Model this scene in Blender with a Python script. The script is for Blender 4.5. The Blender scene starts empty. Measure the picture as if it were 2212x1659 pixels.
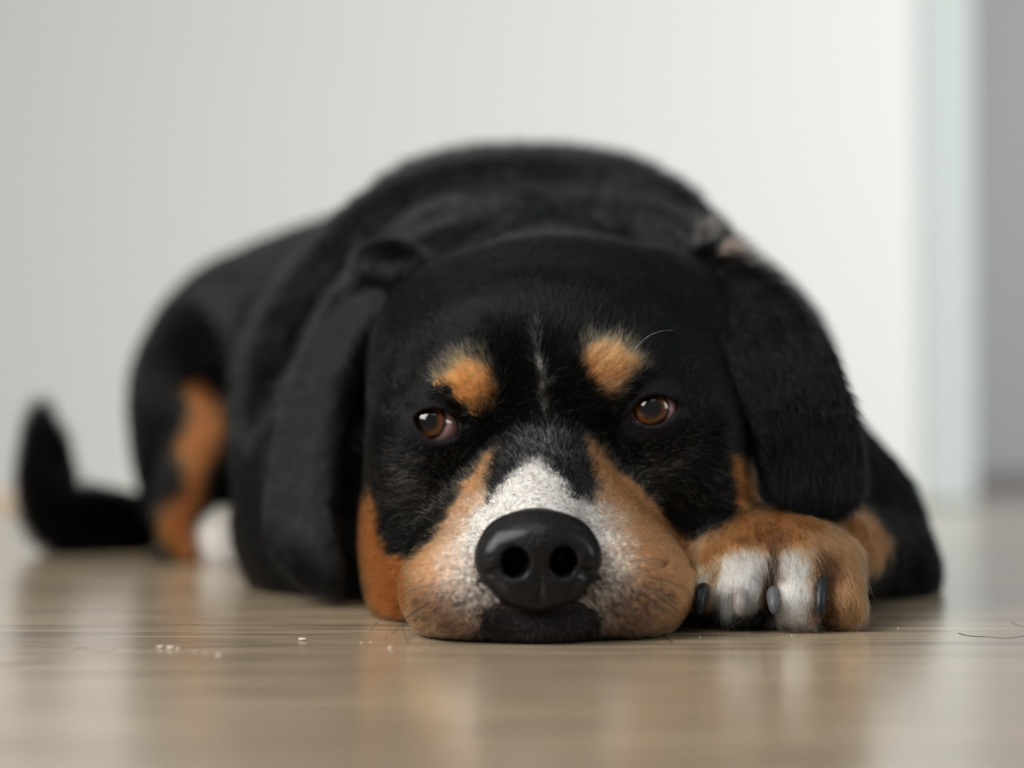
import bpy, math, random
import numpy as np
from mathutils import Vector, Matrix

# ------------------------------------------------------------------ switches
FUR = True
FUR_SCALE = 1.0
rng = np.random.default_rng(7)
random.seed(7)

# ------------------------------------------------------------------ camera
sc = bpy.context.scene
FPX = 3686.7            # focal length in pixels of the 2212 px frame (60 mm lens on 36 mm)
CAM_H = 0.0765
HORIZON = 930.0
PITCH = math.atan((HORIZON - 829.5) / FPX)

cam_d = bpy.data.cameras.new('camera')
cam = bpy.data.objects.new('camera', cam_d)
sc.collection.objects.link(cam)
cam_d.lens = 60.0
cam_d.sensor_width = 36.0
cam_d.clip_start = 0.02
cam.location = (0, 0, CAM_H)
cam.rotation_euler = (math.pi / 2 + PITCH, 0, 0)
cam_d.dof.use_dof = True
cam_d.dof.focus_distance = 0.642
cam_d.dof.aperture_fstop = 2.8
sc.camera = cam

sc.view_settings.view_transform = 'Standard'
sc.view_settings.look = 'None'
sc.view_settings.gamma = 1.0
sc.view_settings.use_curve_mapping = False
sc.view_settings.exposure = 0.0

# ------------------------------------------------------------------ world, daylight and added overhead fill
world = bpy.data.worlds.new('world')
sc.world = world
world.use_nodes = True
bgn = world.node_tree.nodes['Background']
bgn.inputs[0].default_value = (0.86, 0.93, 1.0, 1)
bgn.inputs[1].default_value = 0.28


def area(name, loc, target, sx, sy, power, col):
    d = bpy.data.lights.new(name, 'AREA')
    d.shape = 'RECTANGLE'; d.size = sx; d.size_y = sy
    d.energy = power; d.color = col
    o = bpy.data.objects.new(name, d)
    sc.collection.objects.link(o)
    o.location = loc
    o.rotation_euler = (Vector(target) - Vector(loc)).to_track_quat('-Z', 'Y').to_euler()
    return o


wl = area('window_daylight_left', (-1.25, -0.10, 1.30), (0.0, 0.62, 0.05), 1.2, 1.1, 17, (1.0, 0.97, 0.93))
wl.data.spread = math.radians(85)
area('ceiling_bounce_fill', (-0.3, -0.15, 2.3), (0.0, 0.55, 0.0), 2.2, 1.6, 28, (1.0, 0.985, 0.95))  # added area lamp, stands in for light bounced off an unseen ceiling
wr = area('window_daylight_right', (1.75, 0.35, 0.95), (0.40, 1.80, 0.40), 0.8, 1.2, 14, (0.93, 0.97, 1.0))
wr.data.spread = math.radians(80)


# ------------------------------------------------------------------ helpers
def W(px, py, depth):
    """world point at distance `depth` along +Y seen at a place of the 2212x1659 frame"""
    dx = (px - 1106.0) / FPX
    up = (829.5 - py) / FPX
    c, s = math.cos(PITCH), math.sin(PITCH)
    y = c - up * s
    z = s + up * c
    return np.array([dx / y * depth, depth, CAM_H + z / y * depth])


def proj(P):
    """inverse of W: frame position of world points (N,3)"""
    c, s = math.cos(PITCH), math.sin(PITCH)
    x = P[:, 0]; y = P[:, 1]; z = P[:, 2] - CAM_H
    fw = y * c + z * s
    up = -y * s + z * c
    return 1106.0 + FPX * x / fw, 829.5 - FPX * up / fw


def tag(o, label=None, cat=None, group=None, kind=None):
    if label: o['label'] = label
    if cat: o['category'] = cat
    if group: o['group'] = group
    if kind: o['kind'] = kind
    return o


def link(name, data, mat=None, parent=None):
    o = bpy.data.objects.new(name, data)
    sc.collection.objects.link(o)
    if mat is not None and hasattr(data, 'materials'):
        data.materials.append(mat)
    if parent is not None:
        o.parent = parent
    return o


def mesh_np(name, V, F, smooth=True):
    me = bpy.data.meshes.new(name)
    V = np.asarray(V, dtype=np.float32)
    F = np.asarray(F, dtype=np.int32)
    n, k = F.shape
    me.vertices.add(len(V)); me.vertices.foreach_set('co', V.ravel())
    me.loops.add(n * k); me.loops.foreach_set('vertex_index', F.ravel())
    me.polygons.add(n)
    me.polygons.foreach_set('loop_start', np.arange(0, n * k, k, dtype=np.int32))
    me.polygons.foreach_set('loop_total', np.full(n, k, dtype=np.int32))
    me.polygons.foreach_set('use_smooth', np.full(n, bool(smooth)))
    me.update(calc_edges=True)
    me.validate()
    return me


def new_mat(name):
    m = bpy.data.materials.new(name)
    m.use_nodes = True
    nt = m.node_tree
    bs = nt.nodes['Principled BSDF']
    return m, nt, bs


def noise3(P, freq, seed=0):
    """cheap smooth numpy noise in -1..1"""
    r = np.random.default_rng(seed)
    out = np.zeros(len(P))
    for i in range(5):
        d = r.normal(size=3); d /= np.linalg.norm(d)
        e = r.normal(size=3); e /= np.linalg.norm(e)
        out += np.sin(P @ d * freq * (1 + .35 * i) + r.uniform(0, 6.28) + 1.7 * np.sin(P @ e * freq * .7 + r.uniform(0, 6.28)))
    return out / 3.2


# ------------------------------------------------------------------ implicit sculpting
def d_ell(P, c, r, R=None):
    q = [P[0] - c[0], P[1] - c[1], P[2] - c[2]]
    if R is not None:
        q = [q[0] * R[0][0] + q[1] * R[1][0] + q[2] * R[2][0],
             q[0] * R[0][1] + q[1] * R[1][1] + q[2] * R[2][1],
             q[0] * R[0][2] + q[1] * R[1][2] + q[2] * R[2][2]]
    a = (q[0] / r[0]) ** 2 + (q[1] / r[1]) ** 2 + (q[2] / r[2]) ** 2
    b = (q[0] / r[0] ** 2) ** 2 + (q[1] / r[1] ** 2) ** 2 + (q[2] / r[2] ** 2) ** 2
    k0 = np.sqrt(a + 1e-9)
    return k0 * (k0 - 1) / np.sqrt(b + 1e-6)


def d_cone(P, a, b, ra, rb):
    ba = b - a
    L2 = float(ba @ ba)
    t = ((P[0] - a[0]) * ba[0] + (P[1] - a[1]) * ba[1] + (P[2] - a[2]) * ba[2]) / L2
    t = np.clip(t, 0, 1)
    d = np.sqrt((P[0] - a[0] - t * ba[0]) ** 2 + (P[1] - a[1] - t * ba[1]) ** 2 + (P[2] - a[2] - t * ba[2]) ** 2)
    return d - (ra + (rb - ra) * t)


def smooth_nodes(pts, *vals, sub=5):
    """Catmull-Rom resampling of a node list and of per-node values"""
    A = np.array(pts, dtype=float); n = len(A)
    cols = [A] + [np.array(v, dtype=float).reshape(n, -1) for v in vals]
    out = [[] for _ in cols]
    for i in range(n - 1):
        for j in range(sub):
            t = j / sub
            for q, c in enumerate(cols):
                p0, p1, p2, p3 = c[max(i - 1, 0)], c[i], c[i + 1], c[min(i + 2, n - 1)]
                out[q].append(.5 * (2 * p1 + (p2 - p0) * t + (2 * p0 - 5 * p1 + 4 * p2 - p3) * t * t + (3 * p1 - p0 - 3 * p2 + p3) * t ** 3))
    for q, c in enumerate(cols):
        out[q].append(c[-1])
    return [np.array(o) for o in out]


def d_chain(P, pts, rad):
    out = None
    for i in range(len(pts) - 1):
        d = d_cone(P, pts[i], pts[i + 1], rad[i], rad[i + 1])
        out = d if out is None else np.minimum(out, d)
    return out


def d_sheet(P, pts, hw, th, wd):
    """ribbon with stadium section: half width hw, half thickness th, width direction wd (per node)"""
    out = None
    for i in range(len(pts) - 1):
        a, b = pts[i], pts[i + 1]
        ba = b - a
        L2 = float(ba @ ba)
        t = ((P[0] - a[0]) * ba[0] + (P[1] - a[1]) * ba[1] + (P[2] - a[2]) * ba[2]) / L2
        t = np.clip(t, 0, 1)
        q = [P[k] - a[k] - t * ba[k] for k in range(3)]
        w = [wd[i][k] + (wd[i + 1][k] - wd[i][k]) * t for k in range(3)]
        u = q[0] * w[0] + q[1] * w[1] + q[2] * w[2]
        h = hw[i] + (hw[i + 1] - hw[i]) * t
        tt = th[i] + (th[i + 1] - th[i]) * t
        rest2 = q[0] ** 2 + q[1] ** 2 + q[2] ** 2 - u * u
        d = np.sqrt(np.maximum(np.abs(u) - (h - tt), 0) ** 2 + np.maximum(rest2, 0)) - tt
        out = d if out is None else np.minimum(out, d)
    return out


def smin(a, b, k):
    h = np.maximum(k - np.abs(a - b), 0) / k
    return np.minimum(a, b) - h * h * k * .25


def smax(a, b, k):
    return -smin(-a, -b, k)


def rot(ax, deg):
    return np.array(Matrix.Rotation(math.radians(deg), 3, ax))


PR = []   # primitives: (group, op, function, bbox lo, bbox hi, k)


def add(group, fn, lo, hi, k, op='+'):
    pad = .012 + k
    PR.append((group, op, fn, np.array(lo) - pad, np.array(hi) + pad, k))


def ell(g, c, r, k=.015, R=None, op='+'):
    m = max(r)
    ext = np.array(r) if R is None else np.array([m] * 3)
    add(g, lambda P, c=c, r=r, R=R: d_ell(P, c, r, R), c - ext, c + ext, k, op)


def chain(g, pts, rad, k=.01, op='+'):
    if len(pts) > 2:
        A, rr = smooth_nodes(pts, rad, sub=4); pts = list(A); rad = list(rr[:, 0])
    pts = [np.array(p) for p in pts]
    A = np.array(pts); m = max(rad)
    add(g, lambda P: d_chain(P, pts, rad), A.min(0) - m, A.max(0) + m, k, op)


def sheet(g, pts, hw, th, wd, k=.003):
    A, hw, th, wd = smooth_nodes(pts, hw, th, wd, sub=5)
    pts = list(A); hw = list(hw[:, 0]); th = list(th[:, 0])
    m = max(hw)
    wd = [np.array(w) / np.linalg.norm(w) for w in wd]
    add(g, lambda P: d_sheet(P, pts, hw, th, wd), A.min(0) - m, A.max(0) + m, k)


# ---- torso and rump
ell('body', W(1150, 815, .97), (.152, .15, .116), .02)
ell('body', W(1170, 940, .93), (.135, .13, .08), .03)
chain('body', [W(1020, 830, 1.02), W(800, 800, 1.07), W(612, 832, 1.12)], [.105, .098, .092], .03)
ell('hind', W(455, 885, 1.07), (.046, .08, .066), .025)
ell('hind', W(520, 1060, 1.07), (.05, .08, .05), .03)
chain('body', [W(1000, 1060, .96), W(800, 1080, 1.02), W(620, 1075, 1.09)], [.055, .050, .045], .03)
# shoulders
ell('body', W(715, 1050, .87), (.034, .065, .075), .022)
chain('body', [W(655, 1130, .85), W(690, 1205, .83), W(800, 1260, .79)], [.024, .022, .018], .015)
ell('body', W(800, 1120, .85), (.06, .07, .055), .03)
ell('body', W(1560, 880, .90), (.062, .07, .075), .03)
ell('body', W(1500, 1150, .88), (.08, .08, .06), .03)
# neck
chain('body', [W(1190, 860, .77), W(1180, 800, .93)], [.074, .098], .03)
chain('body', [W(1150, 1150, .78), W(1180, 1100, .93)], [.05, .07], .03)
# skin rolls round neck and withers
chain('body', [W(600, 1080, .83), W(562, 960, .84), W(568, 810, .85), W(620, 690, .86), W(700, 590, .865), W(800, 490, .87), W(920, 420, .875), W(1080, 385, .88),
               W(1250, 390, .88), W(1400, 430, .87), W(1520, 530, .86), W(1630, 670, .85)],
      [.013, .012, .013, .015, .016, .015, .014, .013, .013, .013, .014, .014], .008)
chain('body', [W(700, 760, .82), W(760, 660, .82), W(860, 560, .82), W(960, 495, .82), W(1080, 470, .82), W(1240, 475, .82), W(1390, 495, .815), W(1530, 570, .80)],
      [.012, .012, .013, .013, .012, .012, .012, .012], .008)
chain('body', [W(655, 1010, .80), W(660, 870, .80), W(720, 760, .80)], [.014, .013, .010], .009)
# crossing lighter fold on the withers
chain('body', [W(860, 420, .93), W(980, 378, .94), W(1150, 366, .95), W(1330, 382, .94), W(1460, 440, .92)], [.012, .013, .013, .012, .01], .014)
chain('body', [W(890, 560, .80), W(1000, 520, .80), W(1110, 492, .81)], [.010, .011, .012], .012)

# ---- right foreleg (folded, paw beside the muzzle)
chain('leg', [W(1720, 960, .87), W(1868, 1095, .845), W(1902, 1215, .825)], [.030, .0250, .0230], .018)
chain('leg', [W(1903, 1225, .822), W(1850, 1190, .77), W(1790, 1195, .715)], [.0225, .021, .019], .012)
ell('leg', W(1895, 1255, .815), (.0245, .035, .024), .012)
ell('paw', W(1682, 1230, .688), (.0305, .036, .0225), .010)
TOES = [((1556, 1195, .677), (1533, 1275, .662), .0083, .0072),
        ((1630, 1185, .674), (1602, 1270, .658), .0102, .0092),
        ((1722, 1185, .674), (1722, 1292, .655), .0102, .0098),
        ((1798, 1215, .678), (1812, 1300, .660), .0100, .0093)]
for a, b, ra, rb in TOES:
    mid = ((a[0] * .5 + b[0] * .5), (a[1] + b[1]) / 2 - 6, (a[2] + b[2]) / 2 - .0015)
    chain('paw', [W(*a), W(*mid), W(*b)], [ra, (ra + rb) / 2, rb], .0035)
for x, y, dpt, r in ((1545, 1330, .668, .0062), (1610, 1335, .660, .0082), (1715, 1338, .658, .0085), (1800, 1338, .664, .0075)):
    ell('pad', W(x, y, dpt), (r, .009, .0055), .002)

# ---- hind leg and tail
chain('hind', [W(455, 880, 1.0), W(455, 960, .995), W(405, 1090, .99), W(420, 1185, .99)], [.022, .022, .017, .013], .012)
chain('hind', [W(380, 1195, 1.0), W(440, 1195, .99)], [.011, .012], .01)
chain('hindpaw', [W(480, 1140, .985), W(494, 1188, .968)], [.0125, .0115], .006)
chain('tail', [W(480, 1110, 1.13), W(330, 1128, 1.09), W(210, 1130, 1.07), W(140, 1120, 1.06), W(110, 1060, 1.06), W(98, 980, 1.06), W(90, 915, 1.06)],
      [.024, .018, .017, .0165, .0145, .0105, .004], .012)

# ---- head
ell('head', W(1200, 812, .74), (.0735, .072, .047), .02)
chain('head', [W(985, 742, .735), W(1200, 728, .737), W(1410, 725, .737)], [.0310, .0345, .0345], .02)
ell('head', W(1175, 790, .70), (.052, .036, .034), .022)
ell('head', W(1190, 1020, .745), (.068, .07, .060), .02)
ell('head', W(935, 1000, .715), (.0255, .050, .046), .02)          # cheeks
ell('head', W(1480, 985, .72), (.0275, .050, .046), .02)
ell('head', W(935, 985, .690), (.019, .024, .026), .016)           # cheek bones under the eyes
ell('head', W(1440, 965, .693), (.021, .024, .026), .016)
ell('head', W(1012, 838, .676), (.0155, .0150, .0135), .012)      # brows
ell('head', W(1318, 802, .677), (.0165, .0150, .0135), .012)
chain('head', [W(1168, 985, .698), W(1160, 1160, .630)], [.0225, .0168], .014)   # nose bridge
ell('head', W(1170, 1190, .672), (.046, .046, .035), .014)
ell('head', W(1036, 1272, .645), (.0295, .036, .0235), .013)      # lips
ell('head', W(1322, 1266, .650), (.0298, .036, .0235), .013)
ell('head', W(1163, 1335, .636), (.026, .026, .017), .008)
ell('head', W(905, 1215, .725), (.0225, .050, .036), .02)          # jaw and throat
ell('head', W(1455, 1205, .735), (.026, .050, .036), .02)
ell('head', W(1180, 1230, .74), (.055, .06, .035), .02)

# ---- ears
sheet('ear', [W(1500, 570, .752), W(1580, 640, .728), W(1665, 760, .706), W(1725, 890, .696), W(1752, 1000, .692), W(1762, 1060, .690), W(1768, 1095, .690)],
      [.016, .0230, .0250, .0240, .0225, .0190, .0100], [.0055, .005, .0045, .004, .0035, .0035, .003],
      [(.78, .35, .5), (.84, .40, .36), (.92, .36, .2), (.95, .30, .10), (.96, .27, .03), (.96, .27, 0), (.96, .27, 0)], .004)
sheet('ear', [W(845, 600, .762), W(765, 690, .768), W(705, 820, .770), W(668, 960, .767), W(650, 1080, .760), W(655, 1160, .753), W(680, 1215, .748), W(700, 1245, .745)],
      [.014, .016, .0165, .018, .0185, .0175, .013, .008], [.007, .0075, .0075, .007, .0065, .006, .005, .004],
      [(.7, -.5, -.4), (.72, -.6, -.3), (.78, -.6, -.15), (.80, -.6, 0), (.80, -.6, 0), (.80, -.6, .1), (.80, -.6, .1), (.80, -.6, .1)], .004)
chain('ear', [W(868, 572, .755), W(812, 562, .762), W(800, 600, .768)], [.010, .008, .007], .006)

# ---- eyes
EYES = [dict(c=(937, 920), d=.6615, ox=.0010, w=.0092, h=.0060, tilt=-20, gaze=(-.26, -1, .20)),
        dict(c=(1413, 889), d=.6630, ox=0, w=.0098, h=.0057, tilt=13, gaze=(-.12, -1, .16))]
EYE_R = .0112
for e in EYES:
    e['front'] = W(e['c'][0], e['c'][1], e['d'])
    e['ctr'] = e['front'] + np.array([0, EYE_R, 0])
    ell('head', e['ctr'], (EYE_R + .0026,) * 3, .009)


def d_almond(P, e):
    c = e['ctr']
    a = math.radians(e['tilt'])
    # view-ish axis through the eyeball centre
    x = P[0] - c[0] - e['ox']; z = P[2] - c[2]
    u = x * math.cos(a) + z * math.sin(a)
    v = -x * math.sin(a) + z * math.cos(a)
    up = e['h'] * 1.08; dn = e['h'] * .92
    uu = np.clip(1 - (u / e['w']) ** 2, -1.5, 1)
    top = up * np.sign(uu) * np.abs(uu) ** .8
    bot = dn * np.sign(uu) * np.abs(uu) ** .8
    d = np.maximum(v - top, -v - bot) * .85
    return np.maximum(d, (P[1] - c[1]))


for e in EYES:
    add('head', lambda P, e=e: d_almond(P, e), e['ctr'] - .016, e['ctr'] + .016, .0012, '-')

# lip corner crease and the cleft under the nose
chain('head', [W(1420, 1222, .622), W(1470, 1222, .648), W(1510, 1215, .67)], [.0004, .0008, .0012], .0035, '-')
chain('head', [W(1163, 1325, .602), W(1163, 1400, .604)], [.0012, .0022], .005, '-')
# small skin folds near the eyes (upper lid crease)
for e, s in zip(EYES, (1, 1)):
    cx, cy = e['c']
    chain('head', [W(cx - 48, cy - 34, .664), W(cx - 25, cy - 58, .654), W(cx + 30, cy - 52, .654), W(cx + 66, cy - 8, .664)],
          [.0006, .0010, .0010, .0006], .005, '-')


def sdf(P, shape):
    raise NotImplementedError


def eval_points(pts, group=None):
    """field at scattered points; group restricts to its added primitives"""
    P = [pts[:, 0], pts[:, 1], pts[:, 2]]
    D = np.full(len(pts), 1.0)
    for g, op, fn, lo, hi, k in PR:
        if group and (g != group or op != '+'):
            continue
        m = np.all((pts > lo) & (pts < hi), axis=1)
        if not m.any():
            continue
        d = fn([p[m] for p in P])
        D[m] = smin(D[m], d, k) if op == '+' else smax(D[m], -d, k)
    return D


def axis(segs):
    """segs: list of (start, end, step0, step1) -> increasing coordinates"""
    out = [segs[0][0]]
    for a, b, s0, s1 in segs:
        x = a
        while x < b - 1e-9:
            t = (x - a) / (b - a)
            x = x + s0 + (s1 - s0) * t
            out.append(x)
    return np.array(out, dtype=np.float64)


def build_field():
    fx = axis([(-.315, -.06, .0040, .0012), (-.06, .070, .00105, .00105), (.070, .150, .0012, .0012), (.150, .225, .0014, .0035)])
    fy = axis([(.585, .700, .00105, .00105), (.700, 1.28, .0012, .0060)])
    fz = axis([(-.004, .120, .00105, .00105), (.120, .26, .0014, .0040)])
    nx, ny, nz = len(fx), len(fy), len(fz)
    D = np.full((nx, ny, nz), .05, dtype=np.float32)
    X = fx.astype(np.float32)[:, None, None]; Y = fy.astype(np.float32)[None, :, None]; Z = fz.astype(np.float32)[None, None, :]
    for g, op, fn, lo, hi, k in PR:
        i0, i1 = np.searchsorted(fx, [lo[0], hi[0]]); j0, j1 = np.searchsorted(fy, [lo[1], hi[1]]); k0, k1 = np.searchsorted(fz, [lo[2], hi[2]])
        if i1 <= i0 or j1 <= j0 or k1 <= k0:
            continue
        sl = (slice(i0, i1), slice(j0, j1), slice(k0, k1))
        shp = D[sl].shape
        P = [np.broadcast_to(X[i0:i1], shp), np.broadcast_to(Y[:, j0:j1], shp), np.broadcast_to(Z[:, :, k0:k1], shp)]
        d = fn(P).astype(np.float32)
        D[sl] = smin(D[sl], d, np.float32(k)) if op == '+' else smax(D[sl], -d, np.float32(k))
    D = smax(D, np.broadcast_to(.0006 - Z, D.shape), np.float32(.003))
    D = np.array(D)
    D[0] = D[-1] = .05; D[:, 0] = D[:, -1] = .05; D[:, :, 0] = D[:, :, -1] = .05
    return fx, fy, fz, D


def surface_nets(fx, fy, fz, D):
    S = D < 0
    nx, ny, nz = D.shape
    cnt = np.zeros((nx - 1, ny - 1, nz - 1), dtype=np.int8)
    for a in (0, 1):
        for b in (0, 1):
            for c in (0, 1):
                cnt += S[a:nx - 1 + a, b:ny - 1 + b, c:nz - 1 + c]
    act = (cnt > 0) & (cnt < 8)
    I = np.argwhere(act)
    idx = np.full(act.shape, -1, dtype=np.int32)
    idx[act] = np.arange(len(I))
    acc = np.zeros((len(I), 3)); num = np.zeros(len(I))
    corners = [(a, b, c) for a in (0, 1) for b in (0, 1) for c in (0, 1)]
    G = (fx, fy, fz)
    for a in corners:
        for ax in range(3):
            if a[ax] == 1:
                continue
            b = list(a); b[ax] = 1
            va = D[I[:, 0] + a[0], I[:, 1] + a[1], I[:, 2] + a[2]].astype(np.float64)
            vb = D[I[:, 0] + b[0], I[:, 1] + b[1], I[:, 2] + b[2]].astype(np.float64)
            m = (va < 0) != (vb < 0)
            t = va[m] / (va[m] - vb[m])
            pa = np.stack([G[q][I[m, q] + a[q]] for q in range(3)], 1)
            pb = np.stack([G[q][I[m, q] + b[q]] for q in range(3)], 1)
            acc[m] += pa + (pb - pa) * t[:, None]
            num[m] += 1
    V = acc / num[:, None]
    F = []
    for ax in range(3):
        s0 = [slice(None)] * 3; s1 = [slice(None)] * 3
        s0[ax] = slice(0, -1); s1[ax] = slice(1, None)
        A = S[tuple(s0)]; B = S[tuple(s1)]
        for flip, M in ((False, A & ~B), (True, ~A & B)):
            E = np.argwhere(M)
            o1, o2 = [(1, 2), (2, 0), (0, 1)][ax]
            ok = (E[:, o1] > 0) & (E[:, o2] > 0) & (E[:, o1] < D.shape[o1] - 1) & (E[:, o2] < D.shape[o2] - 1)
            E = E[ok]

            def at(d1, d2):
                q = E.copy(); q[:, o1] += d1; q[:, o2] += d2
                return idx[q[:, 0], q[:, 1], q[:, 2]]
            quad = [at(-1, -1), at(0, -1), at(0, 0), at(-1, 0)]
            if flip:
                quad = quad[::-1]
            F.append(np.stack(quad, 1))
    F = np.concatenate(F)
    F = F[(F >= 0).all(1)]
    return V, F


def relax(V, F, it=2, lam=.5):
    E = np.concatenate([F[:, [0, 1]], F[:, [1, 2]], F[:, [2, 3]], F[:, [3, 0]]])
    E = np.concatenate([E, E[:, ::-1]])
    n = len(V)
    deg = np.bincount(E[:, 0], minlength=n)[:, None]
    for _ in range(it):
        for l in (lam, -lam * 1.03):
            S = np.stack([np.bincount(E[:, 0], weights=V[E[:, 1], q], minlength=n) for q in range(3)], 1) / np.maximum(deg, 1)
            V = V + l * (S - V)
    return V


fx, fy, fz, D = build_field()
BV, BF = surface_nets(fx, fy, fz, D)
BV = relax(BV, BF, 3)
BV[:, 2] = np.maximum(BV[:, 2], .0004)
del D

# ------------------------------------------------------------------ coat pattern
GROUPS = ['body', 'leg', 'paw', 'pad', 'hind', 'hindpaw', 'tail', 'head', 'ear']


def group_ids(P):
    best = np.full(len(P), 9.0); gi = np.zeros(len(P), dtype=int)
    for i, g in enumerate(GROUPS):
        d = eval_points(P, g)
        m = d < best
        best[m] = d[m]; gi[m] = i
    return gi


def poly_sd(px, py, poly):
    """signed distance to a closed polygon, negative inside"""
    poly = np.array(poly, dtype=float)
    d = np.full(len(px), 1e18); inside = np.zeros(len(px), dtype=bool)
    n = len(poly); j = n - 1
    for i in range(n):
        ax, ay = poly[j]; bx, by = poly[i]
        ex, ey = bx - ax, by - ay
        t = np.clip(((px - ax) * ex + (py - ay) * ey) / (ex * ex + ey * ey + 1e-9), 0, 1)
        d = np.minimum(d, (px - ax - t * ex) ** 2 + (py - ay - t * ey) ** 2)
        with np.errstate(divide='ignore', invalid='ignore'):
            c = ((ay > py) != (by > py)) & (px < (bx - ax) * (py - ay) / (by - ay + 1e-12) + ax)
        inside ^= c
        j = i
    d = np.sqrt(d)
    return np.where(inside, -d, d)


BLACK = np.array((.0018, .0019, .0023))
TAN = np.array((.45, .215, .090))
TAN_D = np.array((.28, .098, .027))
TAN_P = np.array((.44, .255, .155))
WHITE = np.array((.76, .71, .64))

P_TAN = [(1082, 960), (1045, 985), (1000, 1045), (965, 1105), (930, 1165), (890, 1200), (845, 1185), (828, 1130), (822, 1078),
         (803, 1052), (770, 1080), (770, 1200), (800, 1310), (860, 1380), (900, 1440), (1520, 1440), (1540, 1260), (1530, 1200),
         (1480, 1150), (1440, 1105), (1390, 1055), (1330, 1005), (1290, 955), (1250, 940), (1262, 1010), (1270, 1060), (1180, 1100), (1060, 1080), (1070, 1020)]
P_WHITE = [(1152, 985), (1176, 988), (1215, 1025), (1242, 1068), (1290, 1105), (1312, 1160), (1300, 1200), (1020, 1200), (1010, 1150),
           (1040, 1100), (1062, 1060), (1098, 1018)]
P_FLANKL = [(1082, 975), (1120, 985), (1095, 1020), (1060, 1062), (1052, 1050), (1065, 1010)]
P_FLANKR = [(1200, 985), (1255, 960), (1275, 1010), (1288, 1060), (1275, 1085), (1245, 1060), (1222, 1015)]
P_BROWL = [(938, 826), (975, 790), (1020, 764), (1058, 785), (1077, 835), (1070, 880), (1040, 905), (1008, 885), (975, 852)]
P_BROWR = [(1256, 758), (1290, 735), (1330, 735), (1368, 765), (1398, 800), (1368, 808), (1345, 830), (1312, 866), (1288, 850), (1262, 822), (1245, 790)]
P_CHEEKR = [(1562, 985), (1602, 992), (1632, 1035), (1634, 1080), (1604, 1112), (1568, 1108), (1573, 1040)]
P_CHIN = [(1040, 1318), (1085, 1290), (1240, 1290), (1290, 1318), (1300, 1360), (1350, 1430), (985, 1430), (1030, 1360)]
P_LINE = [(1161, 680), (1168, 760), (1172, 830), (1184, 900), (1178, 905), (1164, 850), (1158, 760)]


_r = np.random.default_rng(5)
SPOTS = []
for x0, x1, y0, y1, sx, k in ((895, 1065, 1275, 1380, -1, 90), (1275, 1455, 1265, 1375, 1, 95), (1000, 1060, 1240, 1300, -1, 14), (1290, 1340, 1230, 1290, 1, 14)):
    for _ in range(k):
        SPOTS.append((_r.uniform(x0, x1), _r.uniform(y0, y1), sx))


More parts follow.
